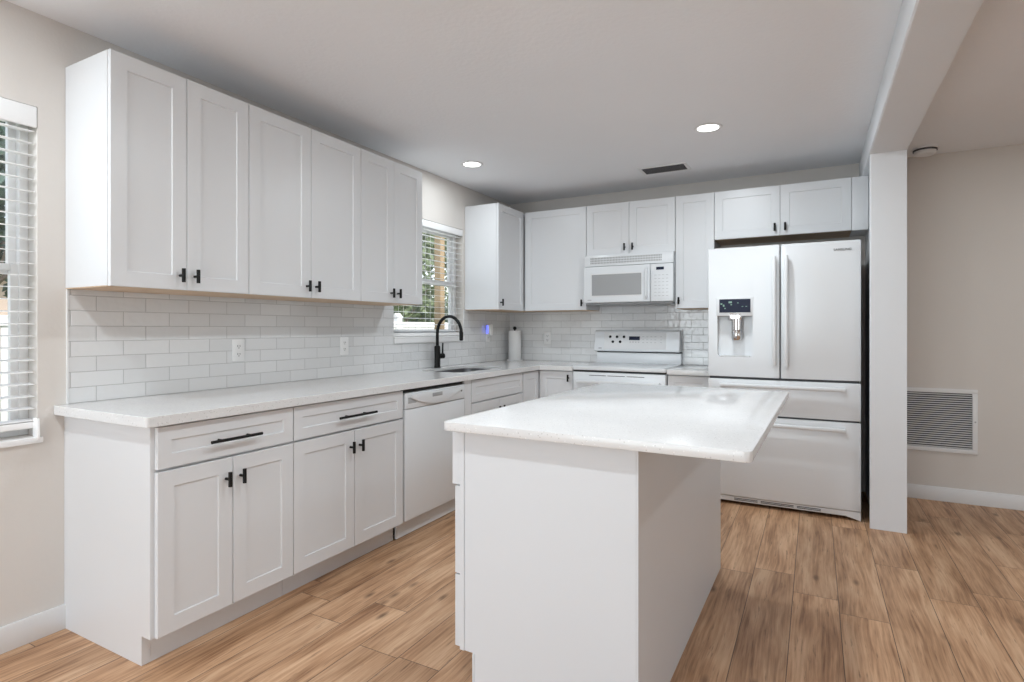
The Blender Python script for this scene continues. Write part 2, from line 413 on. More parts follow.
bl1 = blind('window_blind', 'white horizontal slat blind on the window at the left edge of the photo', LW['y0']+.004, LW['y1']-.002, 2.098, .832, -.024, .0475, math.radians(5), .0, .082)
blind('window_blind', 'white horizontal slat blind on the window above the sink', KW['y0']+.003, KW['y1']-.003, 2.085, KW['z0']+.021, -.030, .0475, math.radians(5), .0, .055)
# end bracket of the left blind's rail
b = nb(); prism(b, [(-.012, .79), (.026, .79), (.030, .81), (.024, .872), (-.012, .872)], 'y', -3.914, -3.9055, .001)
b.transform(Matrix.Translation((0.024, (-1)*(-4.85+.004-3.903-.002)/2, -.832)))
obj('rail_bracket', b, 'blind', bl1)

# tiled backsplashes
b = nb(); e = .0005
def tl(y0, y1, z0, z1): bx(b, e, .008, y0, y1, z0, z1)
tl(-3.801, -1.775, .9145, 1.3865); tl(-1.775, -.842, .9145, KW['z0']-.0305); tl(-.842, -.0085, .9145, 1.3865)
bs = tag(obj('tile_backsplash', b, 'tile_left', smooth=False), 'glossy white subway tile backsplash along the wall with the sink window', 'backsplash')
b = nb(); bx(b, e, .010, -3.807, -3.8015, .9145, 1.3865); obj('edge_trim', b, 'trim', bs)
b = nb(); bx(b, .0085, 2.03, -.008, -e, .9145, 1.3865); bx(b, .950, 1.708, -.008, -e, 1.3865, 1.437)
tag(obj('tile_backsplash', b, 'tile_back', smooth=False), 'glossy white subway tile backsplash behind the range', 'backsplash')

# ------------------------------------------------------------------ cabinets (local: x along the run, -y out of the wall)
def shaker(x0, x1, z0, z1, yf, th=.019, st=.060, rec=.0055, flat=False):
    """a shaker door or drawer front; its face is at y = -yf"""
    b = bmesh.new(); c_ = .0014; y1 = -yf; yb = -yf+th
    def ring(ix, y): return [b.verts.new(p) for p in ((x0+ix, y, z0+ix), (x1-ix, y, z0+ix), (x1-ix, y, z1-ix), (x0+ix, y, z1-ix))]
    def band(a, c2):
        for i in range(4): b.faces.new((a[i], a[(i+1) % 4], c2[(i+1) % 4], c2[i]))
    R = [ring(0, yb), ring(0, y1+c_), ring(c_, y1)]
    if not flat: R += [ring(st, y1), ring(st+.0025, y1+rec)]
    b.faces.new(R[0][::-1])
    for a, c2 in zip(R, R[1:]): band(a, c2)
    b.faces.new(R[-1]); bmesh.ops.recalc_face_normals(b, faces=b.faces[:]); return b
def tknob(parent, x, z, yf, vertical=True):
    b = nb(); cyl(b, (x, -yf, z), (x, -yf-.024, z), .0055, n=12)
    cyl(b, (x, -yf-.028, z-.029), (x, -yf-.028, z+.029), .0076, n=16)
    return obj('knob', b, 'black', parent)
def pull(parent, xc, z, yf, L=.225):
    b = nb()
    for s_ in (-1, 1): cyl(b, (xc+s_*.064, -yf, z), (xc+s_*.064, -yf-.03, z), .0045, n=12)
    cyl(b, (xc-L/2, -yf-.031, z), (xc+L/2, -yf-.031, z), .0062, n=16)
    return obj('pull_handle', b, 'black', parent)
def box_shell(bm, W, D, z0, z1, cap=True): bx(bm, .0008, W-.0008, -D, -.002, z0, z1)
BD, DF = .608, .630     # base box depth, door face
def base_cab(label, loc, rz, W, doors, drawer=True, knobs=(), pulls=True, side=False, gap=.0025, group=None, filler=None, dz=(.110, .706), boxW=None, open_top=False):
    t_ = thing('base_cabinet', label, 'cabinet', loc, rz, group)
    b = nb(); x0 = .0008 + (.0174 if side else 0)
    if open_top:
        bx(b, x0, x0+.018, -BD, -.010, .1005, .8755); bx(b, W-.0188, W-.0008, -BD, -.010, .1005, .8755)
        bx(b, x0+.018, W-.0188, -BD, -.010, .1005, .118); bx(b, x0+.018, W-.0188, -.016, -.010, .118, .8755); bx(b, x0+.018, W-.0188, -BD, -BD+.018, .118, .8755)
    else: bx(b, x0, W-.0008, -BD, -.010, .1005, .8755)
    obj('cabinet_body', b, 'cab', t_)
    b = nb(); bx(b, x0, W-.0008, -.555, -.540, 0, .1); obj('toe_kick', b, 'cab', t_)
    if side:
        b = nb(); prism(b, [(-.001, 0), (-.556, 0), (-.556, .108), (-.609, .108), (-.609, .8755), (-.001, .8755)], 'x', -.013, .018, .0008, 1); obj('side_panel', b, 'cab', t_)
    if drawer:
        d_ = obj('drawer_front', shaker(gap, W-gap, .716, .868, DF, st=.05), 'cab', t_)
        if pulls: pull(d_, W/2, .785, DF, .225 if W < .7 else .262)
    for i, (a, c_) in enumerate(doors):
        top = dz[1] if drawer else .868
        d_ = obj('door', shaker(a+gap*.7, c_-gap*.7, dz[0], top, DF), 'cab', t_)
        if i < len(knobs) and knobs[i] is not None: tknob(d_, knobs[i], top-.082, DF)
    return t_
R90 = PI/2
base_cab('white two-door base cabinet with one drawer at the near end, side panel exposed', (0, -3.80, 0), R90, .60, [(0, .300), (.300, .60)], knobs=(.268, .332), side=True)
base_cab('white two-door base cabinet with one drawer, left of the dishwasher', (0, -3.1995, 0), R90, .7695, [(0, .385), (.385, .7695)], knobs=(.352, .417))
sb = base_cab('white sink base cabinet with a plain false drawer front, right of the dishwasher', (0, -1.70, 0), R90, .768, [(0, .384), (.384, .768)], knobs=(.352, .416), pulls=False, open_top=True)
b = nb(); bx(b, -.084, -.001, -.626, -.02, .1, .8755); obj('filler_strip', b, 'cab', sb)
# the corner unit: one L-shaped cabinet with a door on each leg
t = thing('corner_base_cabinet', 'white corner base cabinet with a door on each wall, beside the range', 'cabinet', (0, 0, 0))
b = nb(); prism(b, [(.01, -.9305), (.608, -.9305), (.608, -.608), (.944, -.608), (.944, -.01), (.01, -.01)], 'z', .1005, .8755); obj('cabinet_body', b, 'cab', t, smooth=False)
b = nb(); prism(b, [(.54, -.9305), (.555, -.9305), (.555, -.555), (.944, -.555), (.944, -.54), (.54, -.54)], 'z', 0, .1); obj('toe_kick', b, 'cab', t, smooth=False)
b = shaker(-.920, -.636, .114, .868, DF); b.transform(Matrix.Rotation(R90, 4, 'Z')); obj('door', b, 'cab', t)
d = obj('door', shaker(.636, .940, .114, .868, DF), 'cab', t); tknob(d, .905, .815, DF)
base_cab('narrow white base cabinet with a drawer between range and refrigerator', (1.7155, 0, 0), 0, .311, [(0, .311)], knobs=(.045,), pulls=False)

def upper(label, loc, rz, W, z0, z1, doors, knobs, D=.319, name='wall_cabinet', gap=.0022, fill=None, dx0=0, side_l=True):
    t_ = thing(name, label, 'cabinet', (loc[0], loc[1], z0), rz)
    H = z1-z0
    b = nb(); bx(b, .0008, W-.0008, -D+.0, -.002, .004, H); obj('cabinet_body', b, 'cab', t_)
    b = nb(); bx(b, .0012, W-.0012, -D+.001, -.003, 0, .0035); obj('bottom_panel', b, 'birch', t_)
    for i, (a, c_) in enumerate(doors):
        d_ = obj('door', shaker(a+gap*.6, c_-gap*.6, .002, H-.001, D+.021), 'cab', t_)
        if knobs[i] is not None: tknob(d_, knobs[i], .062, D+.021)
    return t_
UB, UT = 1.387, 2.294
upper('white two-door wall cabinet at the near end of the row, above the first drawer', (0, -3.81), R90, .599, UB, UT, [(0, .2995), (.2995, .599)], (.268, .332))
upper('wide white two-door wall cabinet, middle of the long left row', (0, -3.2105), R90, .749, UB, UT, [(0, .3745), (.3745, .749)], (.343, .406))
upper('white two-door wall cabinet immediately left of the sink window', (0, -2.461), R90, .592, UB, UT, [(0, .296), (.296, .592)], (.264, .328))
upper('white single-door wall cabinet right of the sink window, in the corner', (0, -.82), R90, .819, UB, UT, [(0, .467)], (.032,))
upper('white wall cabinet with one wide door between corner and microwave', (.334, 0), 0, .613, UB, UT, [(.019, .613)], (.578,))
upper('short white two-door wall cabinet above the microwave', (.949, 0), 0, .761, 1.850, UT, [(0, .3805), (.3805, .761)], (.346, .415))
upper('tall narrow white wall cabinet between microwave and refrigerator', (1.712, 0), 0, .299, UB, UT, [(0, .299)], (.03,))
fc = upper('short white two-door wall cabinet above the refrigerator, plain filler at right', (2.012, 0), 0, .922, 1.918, UT, [(0, .4655), (.4655, .922)], (.43, .50))
b = nb(); bx(b, .9235, 1.022, -.338, -.02, 0.0, UT-1.918-.001, .001); obj('filler_panel', b, 'cab', fc)

# ------------------------------------------------------------------ countertops
def rounded(pts, r, n=5):
    out = []
    L = len(pts)
    for i, p in enumerate(pts):
        rr = r[i] if isinstance(r, (list, tuple)) else r
        p = Vector(p); a = (Vector(pts[i-1])-p).normalized(); c_ = (Vector(pts[(i+1) % L])-p).normalized()
        if rr <= 0: out.append(tuple(p)); continue
        ang = a.angle(c_); d_ = rr/math.tan(ang/2); ctr = p+(a+c_).normalized()*(rr/math.sin(ang/2))
        A = p+a*d_; B = p+c_*d_
        for k in range(n+1):
            u = (A-ctr).lerp(B-ctr, k/n); out.append(tuple(ctr+u.normalized()*rr))
    return out
SK = (.130, .505, -1.65, -1.00)   # sink opening
b = nb(); prism(b, rounded([(.001, -3.850), (.655, -3.850), (.655, -.655), (.9475, -.655), (.9475, -.001), (.001, -.001)], [0, .012, .01, 0, 0, 0]), 'z', .8765, .914, .002)
ct = obj('countertop', b, 'quartz'); tag(ct, 'white speckled quartz countertop running from the near end round the corner to the range', 'countertop')
b2 = nb(); prism(b2, rounded([(SK[0], SK[2]), (SK[1], SK[2]), (SK[1], SK[3]), (SK[0], SK[3])], .07, 8), 'z', .80, .98)
b3 = nb(); prism(b3, rounded([(SK[0]-.03, SK[2]-.03), (SK[1]+.03, SK[2]-.03), (SK[1]+.03, SK[3]+.03), (SK[0]-.03, SK[3]+.03)], .09, 8), 'z', .80, .8955)
cut(ct, [b2, b3])
for p_ in ct.data.polygons: p_.use_smooth = False
b = nb(); bx(b, 1.7145, 2.028, -.655, -.001, .8765, .914, .002); tag(obj('countertop', b, 'quartz'), 'small white quartz countertop piece between range and refrigerator', 'countertop')

# sink
t = thing('kitchen_sink', 'stainless undermount sink basin below the black faucet', 'sink', (.325, -1.325, .70))
b = nb(); o_ = rounded([(SK[0]-.012, SK[2]-.012), (SK[1]+.012, SK[2]-.012), (SK[1]+.012, SK[3]+.012), (SK[0]-.012, SK[3]+.012)], .08, 8)
rings = []
for (ins, z) in ((-.004, .895), (.013, .895), (.016, .74), (.04, .715), (.10, .708)):
    pts = rounded([(SK[0]-.012+ins, SK[2]-.012+ins), (SK[1]+.012-ins, SK[2]-.012+ins), (SK[1]+.012-ins, SK[3]+.012-ins), (SK[0]-.012+ins, SK[3]+.012-ins)], .07, 8)
    rings.append([b.verts.new((p[0]-.325, p[1]+1.325, z-.70)) for p in pts])
for a, c_ in zip(rings, rings[1:]):
    for k in range(len(a)): b.faces.new((a[k], a[(k+1) % len(a)], c_[(k+1) % len(a)], c_[k]))
b.faces.new(rings[-1]); obj('basin', b, 'steel', t)
b = nb(); lathe(b, [(0, .0095), (.03, .0095), (.042, .012), (.045, .009)], (0, 0, 0), 24); obj('drain', b, 'chrome', t)

# faucet
t = thing('kitchen_faucet', 'matte black gooseneck faucet with side lever behind the sink', 'faucet', (.062, -1.312, .9145))
b = nb(); lathe(b, [(0, 0), (.027, 0), (.027, .006), (.0235, .010), (.0235, .165), (.021, .172), (.0145, .176), (0, .176)], (0, 0, 0), 28); obj('faucet_body', b, 'black', t)
b = nb(); R_ = .130; pts = [(0, 0, .17), (0, 0, .22), (0, 0, .276)]
dv = Vector((.985, -.17, 0)).normalized()
for k in range(1, 17):
    a = PI - PI*k/16; q = dv*(R_+R_*math.cos(a)); pts.append((q.x, q.y, .276+R_*math.sin(a)))
q = dv*2*R_; pts += [(q.x, q.y, .272), (q.x, q.y, .262)]
tube(b, pts, .0125, 16); obj('spout', b, 'black', t)
b = nb(); cyl(b, (q.x, q.y, .285), (q.x, q.y, .222), .0155, .0145, 20); cyl(b, (q.x, q.y, .222), (q.x, q.y, .218), .011, n=16); obj('spray_head', b, 'black', t)
b = nb(); hd = Vector((.35, .93, 0)).normalized()
cyl(b, hd*.018+Vector((0, 0, .092)), hd*.062+Vector((0, 0, .092)), .0205, n=20)
tube(b, [hd*.050+Vector((0, 0, .10)), hd*.050+Vector((0, 0, .15)), hd*.052+Vector((0, 0, .195))], [.008, .007, .0065], 10)
obj('lever_handle', b, 'black', t)

# ------------------------------------------------------------------ dishwasher (local like the cabinets)
t = thing('dishwasher', 'white built-in dishwasher between the two base cabinets', 'dishwasher', (0, -2.4255, 0), R90); W = .640
b = nb(); bx(b, .004, W-.004, -.585, -.02, .108, .858); bx(b, .004, W-.004, -.54, -.02, .02, .108); obj('dishwasher_body', b, 'dark_plastic', t)
b = nb(); bx(b, .006, W-.004, -.615, -.586, .853, .872); obj('top_gap_shade', b, 'gap', t)  # dark strip deepens the shaded gap above the door
b = nb(); bx(b, .012, W-.006, -.632, -.586, .112, .755, .006, 2); obj('door', b, 'appl', t)
cp = nb(); bx(cp, .012, W-.006, -.634, -.586, .758, .852, .006, 2)
cp = obj('control_panel', cp, 'appl', t)
b = nb(); pts = [(.055+.53*k/20, .782 + .056*((k-10)/10)**2) for k in range(21)]
pts = [(x, z-.02+.003) for x, z in pts] + [(.585, .842), (.055, .842)]
prism(b, pts, 'y', -.646, -.628, .003, 2); obj('handle_lip', b, 'appl', cp)
b = nb(); bx(b, .255, .36, -.6475, -.64, .808, .832, .003); obj('latch', b, 'plastic_grey', cp)
b = nb()
for k in range(6): bx(b, .035, .11, -.6352, -.63, .790+k*.006, .7935+k*.006)
obj('vent_slots', b, 'plastic_grey', cp)
b = nb(); lathe(b, [(0, 0), (.008, 0), (.008, .002), (0, .002)], (.592, -.634, .815), 16, 'y'); obj('status_badge', b, 'dark_plastic', cp)
b = nb(); bx(b, .004, W-.004, -.575, -.56, .006, .107); obj('kick_panel', b, 'appl_matte', t)

# ------------------------------------------------------------------ range
t = thing('electric_range', 'white freestanding electric range with raised back control panel', 'range', (1.331, 0, 0)); H = .3785
b = nb(); bx(b, -H, H, -.62, -.012, .05, .874); obj('range_body', b, 'appl', t)
b = nb(); bx(b, -H, H, -.665, -.09, .888, .921, .006); obj('cooktop', b, 'appl', t)
ck = nb()
for x, y, r in ((-.19, -.50, .115), (.19, -.50, .085), (-.19, -.24, .085), (.19, -.24, .115), (0, -.18, .06)):
    lathe(ck, [(r-.004, 0), (r-.004, .0006), (r, .0006), (r, 0)], (x, y, .921), 40)
    lathe(ck, [(r*.55-.003, 0), (r*.55-.003, .0006), (r*.55, .0006), (r*.55, 0)], (x, y, .921), 40)
obj('burner_rings', ck, 'plastic_grey', t)
b = nb(); prism(b, [(-.012, .90), (-.088, .90), (-.088, 1.012), (-.012, 1.012)], 'x', -H+.004, H-.004, .003); obj('back_riser', b, 'appl', t)
b = nb(); bx(b, -H+.006, H-.006, -.082, -.02, 1.0125, 1.022); obj('panel_shadow_strip', b, 'gap', t)  # dark strip stands in for the shadow line below the panel
bg_ = nb(); prism(bg_, [(-.012, 1.022), (-.105, 1.022), (-.112, 1.03), (-.092, 1.195), (-.075, 1.212), (-.012, 1.212)], 'x', -H-.014, H-.012, .005, 3); bg_ = obj('control_panel', bg_, 'appl', t)
def onp(z): return -.112+(z-1.03)/(.165)*.020
b = nb(); prism(b, [(onp(1.045), 1.045), (onp(1.045)-.003, 1.045), (onp(1.19)-.003, 1.19), (onp(1.19), 1.19)], 'x', -.30, .255, .0008, 1); obj('panel_insert', b, 'appl_matte', bg_)
def plate(parent, name, x0, x1, z0, z1, m, off=.0035):
    b = nb(); prism(b, [(onp(z0)-off+.002, z0), (onp(z0)-off-.0005, z0), (onp(z1)-off-.0005, z1), (onp(z1)-off+.002, z1)], 'x', x0, x1); return obj(name, b, m, parent)
plate(bg_, 'clock_display', -.072, .024, 1.124, 1.157, 'display')
for x, z in ((-.245, 1.152), (-.182, 1.152), (-.118, 1.152), (-.219, 1.108), (-.152, 1.108)):
    b = nb(); lathe(b, [(0, .004), (.011, .004), (.0125, 0), (0, 0)], (x, onp(z)-.003, z), 18, 'y'); obj('burner_button', b, 'black', bg_)
for x in (-.06, -.035, -.01, .015): plate(bg_, 'key', x-.006, x+.006, 1.104, 1.109, 'plastic_grey')
for i, x in enumerate((.055, .09, .125, .16, .21)):
    for z in (1.155, 1.128, 1.104): plate(bg_, 'key', x-.008, x+.008, z-.0012, z+.0012, 'plastic_grey')
b = nb(); bx(b, -.352, -.322, -.1125, -.104, 1.046, 1.054); obj('maker_badge', b, 'plastic_grey', bg_)
b = nb(); bx(b, -H+.004, H-.004, -.650, -.60, .876, .886); obj('door_gap_shade', b, 'gap', t)  # dark strip stands in for shade under the cooktop
dr = nb(); bx(dr, -H+.002, H-.002, -.662, -.621, .215, .872, .008, 3); dr = obj('oven_door', dr, 'appl', t)
b = nb()
for x in (-.235, -.08, .075): bx(b, x, x+.14, -.6626, -.66, .846, .850)
obj('vent_slots', b, 'gap', dr)
b = nb(); bx(b, -.30, .30, -.664, -.6615, .33, .66, .001, 1); obj('oven_window', b, 'oven_glass', dr)
b = nb(); prism(b, rounded([(-.34, -.700), (.34, -.700), (.34, -.676), (-.34, -.676)], .010, 4), 'z', .786, .812, .004, 2)
for s_ in (-1, 1): bx(b, s_*.325-.014, s_*.325+.014, -.69, -.661, .789, .809, .003)
obj('handle', b, 'appl', dr)
b = nb(); bx(b, -H+.002, H-.002, -.660, -.621, .06, .208, .008, 3); obj('storage_drawer', b, 'appl', t)
b = nb(); bx(b, -H+.02, H-.02, -.60, -.05, 0, .05); obj('base_feet', b, 'dark_plastic', t)

# ------------------------------------------------------------------ microwave
t = thing('microwave_oven', 'white over-the-range microwave above the electric range', 'microwave', (1.3295, 0, 1.44)); H = .3775
b = nb(); bx(b, -H, H, -.355, -.002, .004, .4085); obj('microwave_body', b, 'appl', t)
b = nb(); bx(b, -H+.01, H-.01, -.375, -.01, -.008, .0035); obj('underside_panel', b, 'plastic_grey', t)
gr = nb(); bx(gr, -H, H, -.392, -.3555, .316, .4085, .004); gr = obj('vent_grille', gr, 'appl', t)
b = nb()
for k in range(46):
    x = -H+.055+k*.0133
    for j in range(3): bx(b, x, x+.009, -.3926, -.391, .336+j*.0195, .350+j*.0195)
obj('grille_slots', b, 'plastic_grey', gr)
dr = nb(); bx(dr, -H, .192, -.402, -.3555, .006, .312, .006, 3); dr = obj('door', dr, 'appl', t)
b = nb(); prism(b, rounded([(-.318, .056), (.128, .056), (.128, .252), (-.318, .252)], .006), 'y', -.4035, -.401); obj('window_bezel', b, 'appl_matte', dr)
b = nb(); prism(b, rounded([(-.306, .066), (.122, .066), (.122, .243), (-.306, .243)], .004), 'y', -.4045, -.403); obj('door_window', b, 'oven_glass', dr)
b = nb(); tube(b, [(.165, -.400, .035), (.165, -.422, .055), (.165, -.428, .16), (.165, -.422, .265), (.165, -.400, .285)], .011, 12); obj('handle', b, 'appl', dr)
cp = nb(); bx(cp, .195, H, -.400, -.3555, .006, .312, .006, 3); cp = obj('control_panel', cp, 'appl', t)
b = nb(); bx(b, .243, .305, -.4014, -.399, .262, .285); obj('display', b, 'display', cp)
for r_ in range(7):
    for c_ in range(4):
        b = nb(); bx(b, .228+c_*.031, .228+c_*.031+.018, -.4008, -.3995, .050+r_*.028, .0525+r_*.028); obj('key', b, 'plastic_grey', cp)
b = nb(); bx(b, -.345, -.31, -.4028, -.4015, .026, .031); obj('maker_badge', b, 'plastic_grey', dr)

# ------------------------------------------------------------------ refrigerator
t = thing('refrigerator', 'white french-door refrigerator with water dispenser and two freezer drawers', 'refrigerator', (2.5, 0, 0))
b = nb(); bx(b, -.452, .452, -.715, -.03, .03, 1.765); obj('fridge_body', b, 'side_grey', t)
for s_ in (-1, 1):
    b = nb(); bx(b, s_*.40-.05, s_*.40+.05, -.715, -.60, 1.766, 1.785, .004); obj('hinge_cover', b, 'appl_matte', t)
def fdoor(x0, x1, z0, z1, bulge=.008):
    n = 12; pts = []
    X = lambda k: x0+(x1-x0)*k/n
    full = .463
    f_ = lambda x: -.797+bulge*(x/full)**2
    pts = [(x0, -.722), (x1, -.722)] + [(X(k), f_(X(k))) for k in range(n, -1, -1)]
    b = nb(); prism(b, pts, 'z', z0, z1, .006, 3); return b
dl = obj('left_door', fdoor(-.463, -.0035, .890, 1.79), 'appl', t)
cb = nb(); cx0, cx1, cz0, cz1 = -.400, -.170, 1.030, 1.312
prism(cb, rounded([(cx0, cz0), (cx1, cz0), (cx1, cz1), (cx0, cz1)], [.02, .02, .002, .002], 5), 'y', -.82, -.735)
cut(dl, [cb])
for p_ in dl.data.polygons: p_.use_smooth = False
b = nb(); bx(b, cx0-.006, cx1+.004, -.7985, -.728, 1.312, 1.443, .003); dp = obj('dispenser_panel', b, 'appl', dl)
b = nb(); bx(b, -.386, -.183, -.8005, -.798, 1.337, 1.430, .0006, 1); dd = obj('dispenser_display', b, 'display', dp)
for x, z, w_, h_ in ((-.378, 1.392, .012, .010), (-.362, 1.378, .010, .014), (-.352, 1.362, .008, .008), (-.325, 1.402, .022, .012), (-.312, 1.388, .010, .006), (-.268, 1.400, .008, .006), (-.24, 1.376, .010, .004), (-.215, 1.376, .010, .004)):
    b = nb(); bx(b, x, x+w_, -.8010, -.8004, z, z+h_); obj('lit_icon', b, 'digits', dd)
b = nb(); prism(b, rounded([(-.332, -.799), (-.234, -.799), (-.234, -.74), (-.332, -.74)], .02, 5), 'z', 1.285, 1.335, .003); obj('dispenser_housing', b, 'chrome', dp)
b = nb(); lathe(b, [(0, .150), (.036, .150), (.036, .075), (.033, .072), (.037, .066), (.037, .018), (.030, .006), (0, .006)], (-.273, -.772, 1.140), 24); obj('water_nozzle', b, 'chrome', dp)
b = nb(); bx(b, cx0+.02, cx1-.02, -.792, -.740, cz0+.001, cz0+.006, .001, 1); obj('drip_tray', b, 'appl_matte', dl)
dr_ = obj('right_door', fdoor(.0035, .463, .890, 1.79), 'appl', t)
text('logo_lettering', 'SAMSUNG', .022, (.361, -.7945, 1.732), (PI/2, 0, 0), 'dark_plastic', dr_, .0006).scale = (1.0, 1, 1)
def vhandle(x, parent):
    b = nb(); prof = rounded([(x-.013, -.848), (x+.013, -.848), (x+.013, -.826), (x-.013, -.826)], .009, 4)
    pts = [(z, y) for z, y in ()]
    n = 14; t2 = bmesh.new(); rr = []
    for k in range(n+1):
        z = .975+.735*k/n; dy = .012*(1-((k-n/2)/(n/2))**4)
        rr.append([t2.verts.new((p[0], p[1]-dy+.012, z)) for p in prof])
    for a, c_ in zip(rr, rr[1:]):
        for i in range(len(a)): t2.faces.new((a[i], a[(i+1) % len(a)], c_[(i+1) % len(a)], c_[i]))
    t2.faces.new(rr[0]); t2.faces.new(rr[-1]); bmesh.ops.recalc_face_normals(t2, faces=t2.faces[:]); merge(b, t2)
    for z in (1.0, 1.685): bx(b, x-.010, x+.010, -.828, -.795, z-.018, z+.018, .003)
    return obj('handle', b, 'appl', parent)
vhandle(-.036, dl); vhandle(.036, dr_)
def hhandle(z, parent):
    b = nb(); prism(b, rounded([(-.852, z-.014), (-.822, z-.014), (-.822, z+.014), (-.852, z+.014)], .010, 4), 'x', -.378, .378, .002, 1)
    for s_ in (-1, 1): bx(b, s_*.355-.015, s_*.355+.015, -.828, -.795, z-.010, z+.010, .003)
    return obj('handle', b, 'appl', parent)
d1 = obj('flex_drawer', fdoor(-.463, .463, .634, .874), 'appl', t); hhandle(.836, d1)
d2 = obj('freezer_drawer', fdoor(-.463, .463, .062, .622), 'appl', t); hhandle(.578, d2)
b = nb()
for z in (.6225, .6245+.008): pass
bx(b, -.455, .455, -.765, -.72, .6225, .6335); bx(b, -.455, .455, -.765, -.72, .8745, .8895); bx(b, -.0032, .0032, -.765, -.72, .891, 1.78)
obj('door_gasket', b, 'dark_plastic', t)
b = nb(); prism(b, [(-.463, .010), (-.40, .024), (.38, .024), (.463, .0005), (.463, .058), (-.463, .058)], 'y', -.785, -.722, .003, 1); kp = obj('base_grille', b, 'appl_matte', t)
b = nb()
for x0, x1 in ((-.29, -.14), (-.12, .08), (.10, .24)):
    for k in range(2): bx(b, x0, x1, -.7862, -.784, .034+k*.009, .039+k*.009)
obj('grille_slots', b, 'dark_plastic', kp)
for s_ in (-1, 1):
    for y in (-.68, -.10):
        b = nb(); cyl(b, (s_*.38, y, 0), (s_*.38, y, .031), .02, n=14); obj('leveling_foot', b, 'dark_plastic', t)

# ------------------------------------------------------------------ island
IA = math.radians(-.9)
t = thing('island_cabinet', 'white kitchen island cabinet with three drawers facing the sink run', 'kitchen island', (1.637, -3.36, 0), IA)
BW, BL = .621, 1.44
b = nb(); bx(b, .004, BW-.006, .006, BL-.004, .1285, .8835); bx(b, .058, BW-.006, .006, BL-.004, 0.0, .1283); obj('cabinet_body', b, 'island', t)
b = nb(); prism(b, [(0, .128), (.056, .128), (.056, 0), (BW-.006, 0), (BW-.006, .8835), (0, .8835)], 'y', -.001, .0055, .0008, 1); obj('end_panel', b, 'island', t)
b = nb(); bx(b, .050, .0575, -.004, BL-.004, 0, .1275, .001, 1); obj('toe_kick', b, 'island', t)
b = nb(); bx(b, .0, .018, -.005, -.0012, .1285, .883, .001, 1); obj('corner_stile', b, 'island', t)
b = nb(); bx(b, BW-.0055, BW, -.003, BL, 0, .8835, .001, 1); obj('back_panel', b, 'island', t)
for (y0, y1) in ((.002, .47), (.474, .95), (.954, BL-.006)):
    for i, (z0, z1, dx) in enumerate(((.690, .868, .011), (.385, .684, 0), (.135, .380, 0))):
        d_ = shaker(-y1, -y0, z0, z1, .024+(dx if y0 < .1 else 0), th=.0225+(dx if y0 < .1 else 0), st=.05)
        d_.transform(Matrix.Rotation(-R90, 4, 'Z'))
        obj('drawer_front', d_, 'island', t)
b = nb(); cs = rounded([(-.030, -.068), (.931, -.068), (.933, 1.498), (-.028, 1.498)], .022, 6); prism(b, cs, 'z', .884, .914, .003, 2)
io = tag(obj('island_countertop', b, 'quartz'), 'white speckled quartz top overhanging the right side of the kitchen island', 'countertop')
io.location = (1.637, -3.36, 0.0002); io.rotation_euler = (0, 0, IA)

# ------------------------------------------------------------------ small things on counter and walls
t = thing('paper_towel_holder', 'black-tipped paper towel stand in the counter corner', 'paper towel holder', (.118, -.105, .9145))
b = nb(); lathe(b, [(0, 0), (.078, 0), (.078, .006), (.074, .009), (0, .009)], (0, 0, 0), 32); obj('base', b, 'appl_matte', t)
b = nb(); cyl(b, (0, 0, .008), (0, 0, .305), .006, n=12); lathe(b, [(0, .300), (.011, .300), (.017, .308), (.018, .318), (.013, .329), (0, .333)], (0, 0, 0), 20); obj('rod', b, 'black', t)
b = nb(); lathe(b, [(.020, 0), (.060, 0), (.062, .003), (.062, .277), (.060, .280), (.020, .280), (.020, 0)], (.118, -.105, .9242), 36)
tag(obj('paper_towel_roll', b, 'paper'), 'white paper towel roll standing on the stand in the corner', 'paper towels')

def outlet(label, loc, rz, kind):
    t_ = thing('wall_outlet' if kind == 'duplex' else 'light_switch', label, 'outlet' if kind == 'duplex' else 'switch', loc, rz)
    b = nb(); bx(b, -.036, .036, -.005, 0, -.058, .058, .002); obj('cover_plate', b, 'outlet', t_)
    if kind == 'duplex':
        for z in (-.021, .021):
            b = nb(); prism(b, rounded([(-.0165, z-.0145), (.0165, z-.0145), (.0165, z+.0145), (-.0165, z+.0145)], .007, 4), 'y', -.0070, -.0050)
            s_ = obj('socket', b, 'outlet', t_)
            b = nb(); bx(b, -.008, -.005, -.0073, -.0069, z-.003, z+.008); bx(b, .005, .008, -.0073, -.0069, z-.002, z+.007); cyl(b, (0, -.0069, z-.008), (0, -.0073, z-.008), .0028, n=10); obj('slots', b, 'dark_plastic', s_)
    else:
        b = nb(); bx(b, -.0165, .0165, -.0065, -.005, -.033, .033, .0006, 1); obj('switch_frame', b, 'appl_matte', t_)
        b = nb(); prism(b, [(-.0064, -.030), (-.0074, -.030), (-.0094, 0), (-.0105, .030), (-.0064, .030)], 'x', -.0145, .0145); obj('rocker', b, 'outlet', t_)
    return t_
outlet('white duplex outlet on the tile above the nearest base cabinet drawer', (.0085, -3.03, 1.109), R90, 'duplex')
outlet('white duplex outlet on the tile above the cabinet left of the dishwasher', (.0085, -2.266, 1.112), R90, 'duplex')
outlet('white duplex outlet on the tile behind the plugged-in night light', (.0085, -.445, 1.158), R90, 'duplex')
outlet('white duplex outlet on the back wall tile between paper towels and range', (.427, -.0085, 1.135), 0, 'duplex')
t = thing('night_light', 'white plug-in night light glowing blue, on the tile beside the corner', 'night light', (.0165, -.455, 1.215), R90)
b = nb(); prism(b, rounded([(-.026, -.052), (.026, -.052), (.026, .052), (-.026, .052)], .018, 6), 'y', -.045, -.006, .006, 3); obj('housing', b, 'outlet', t)
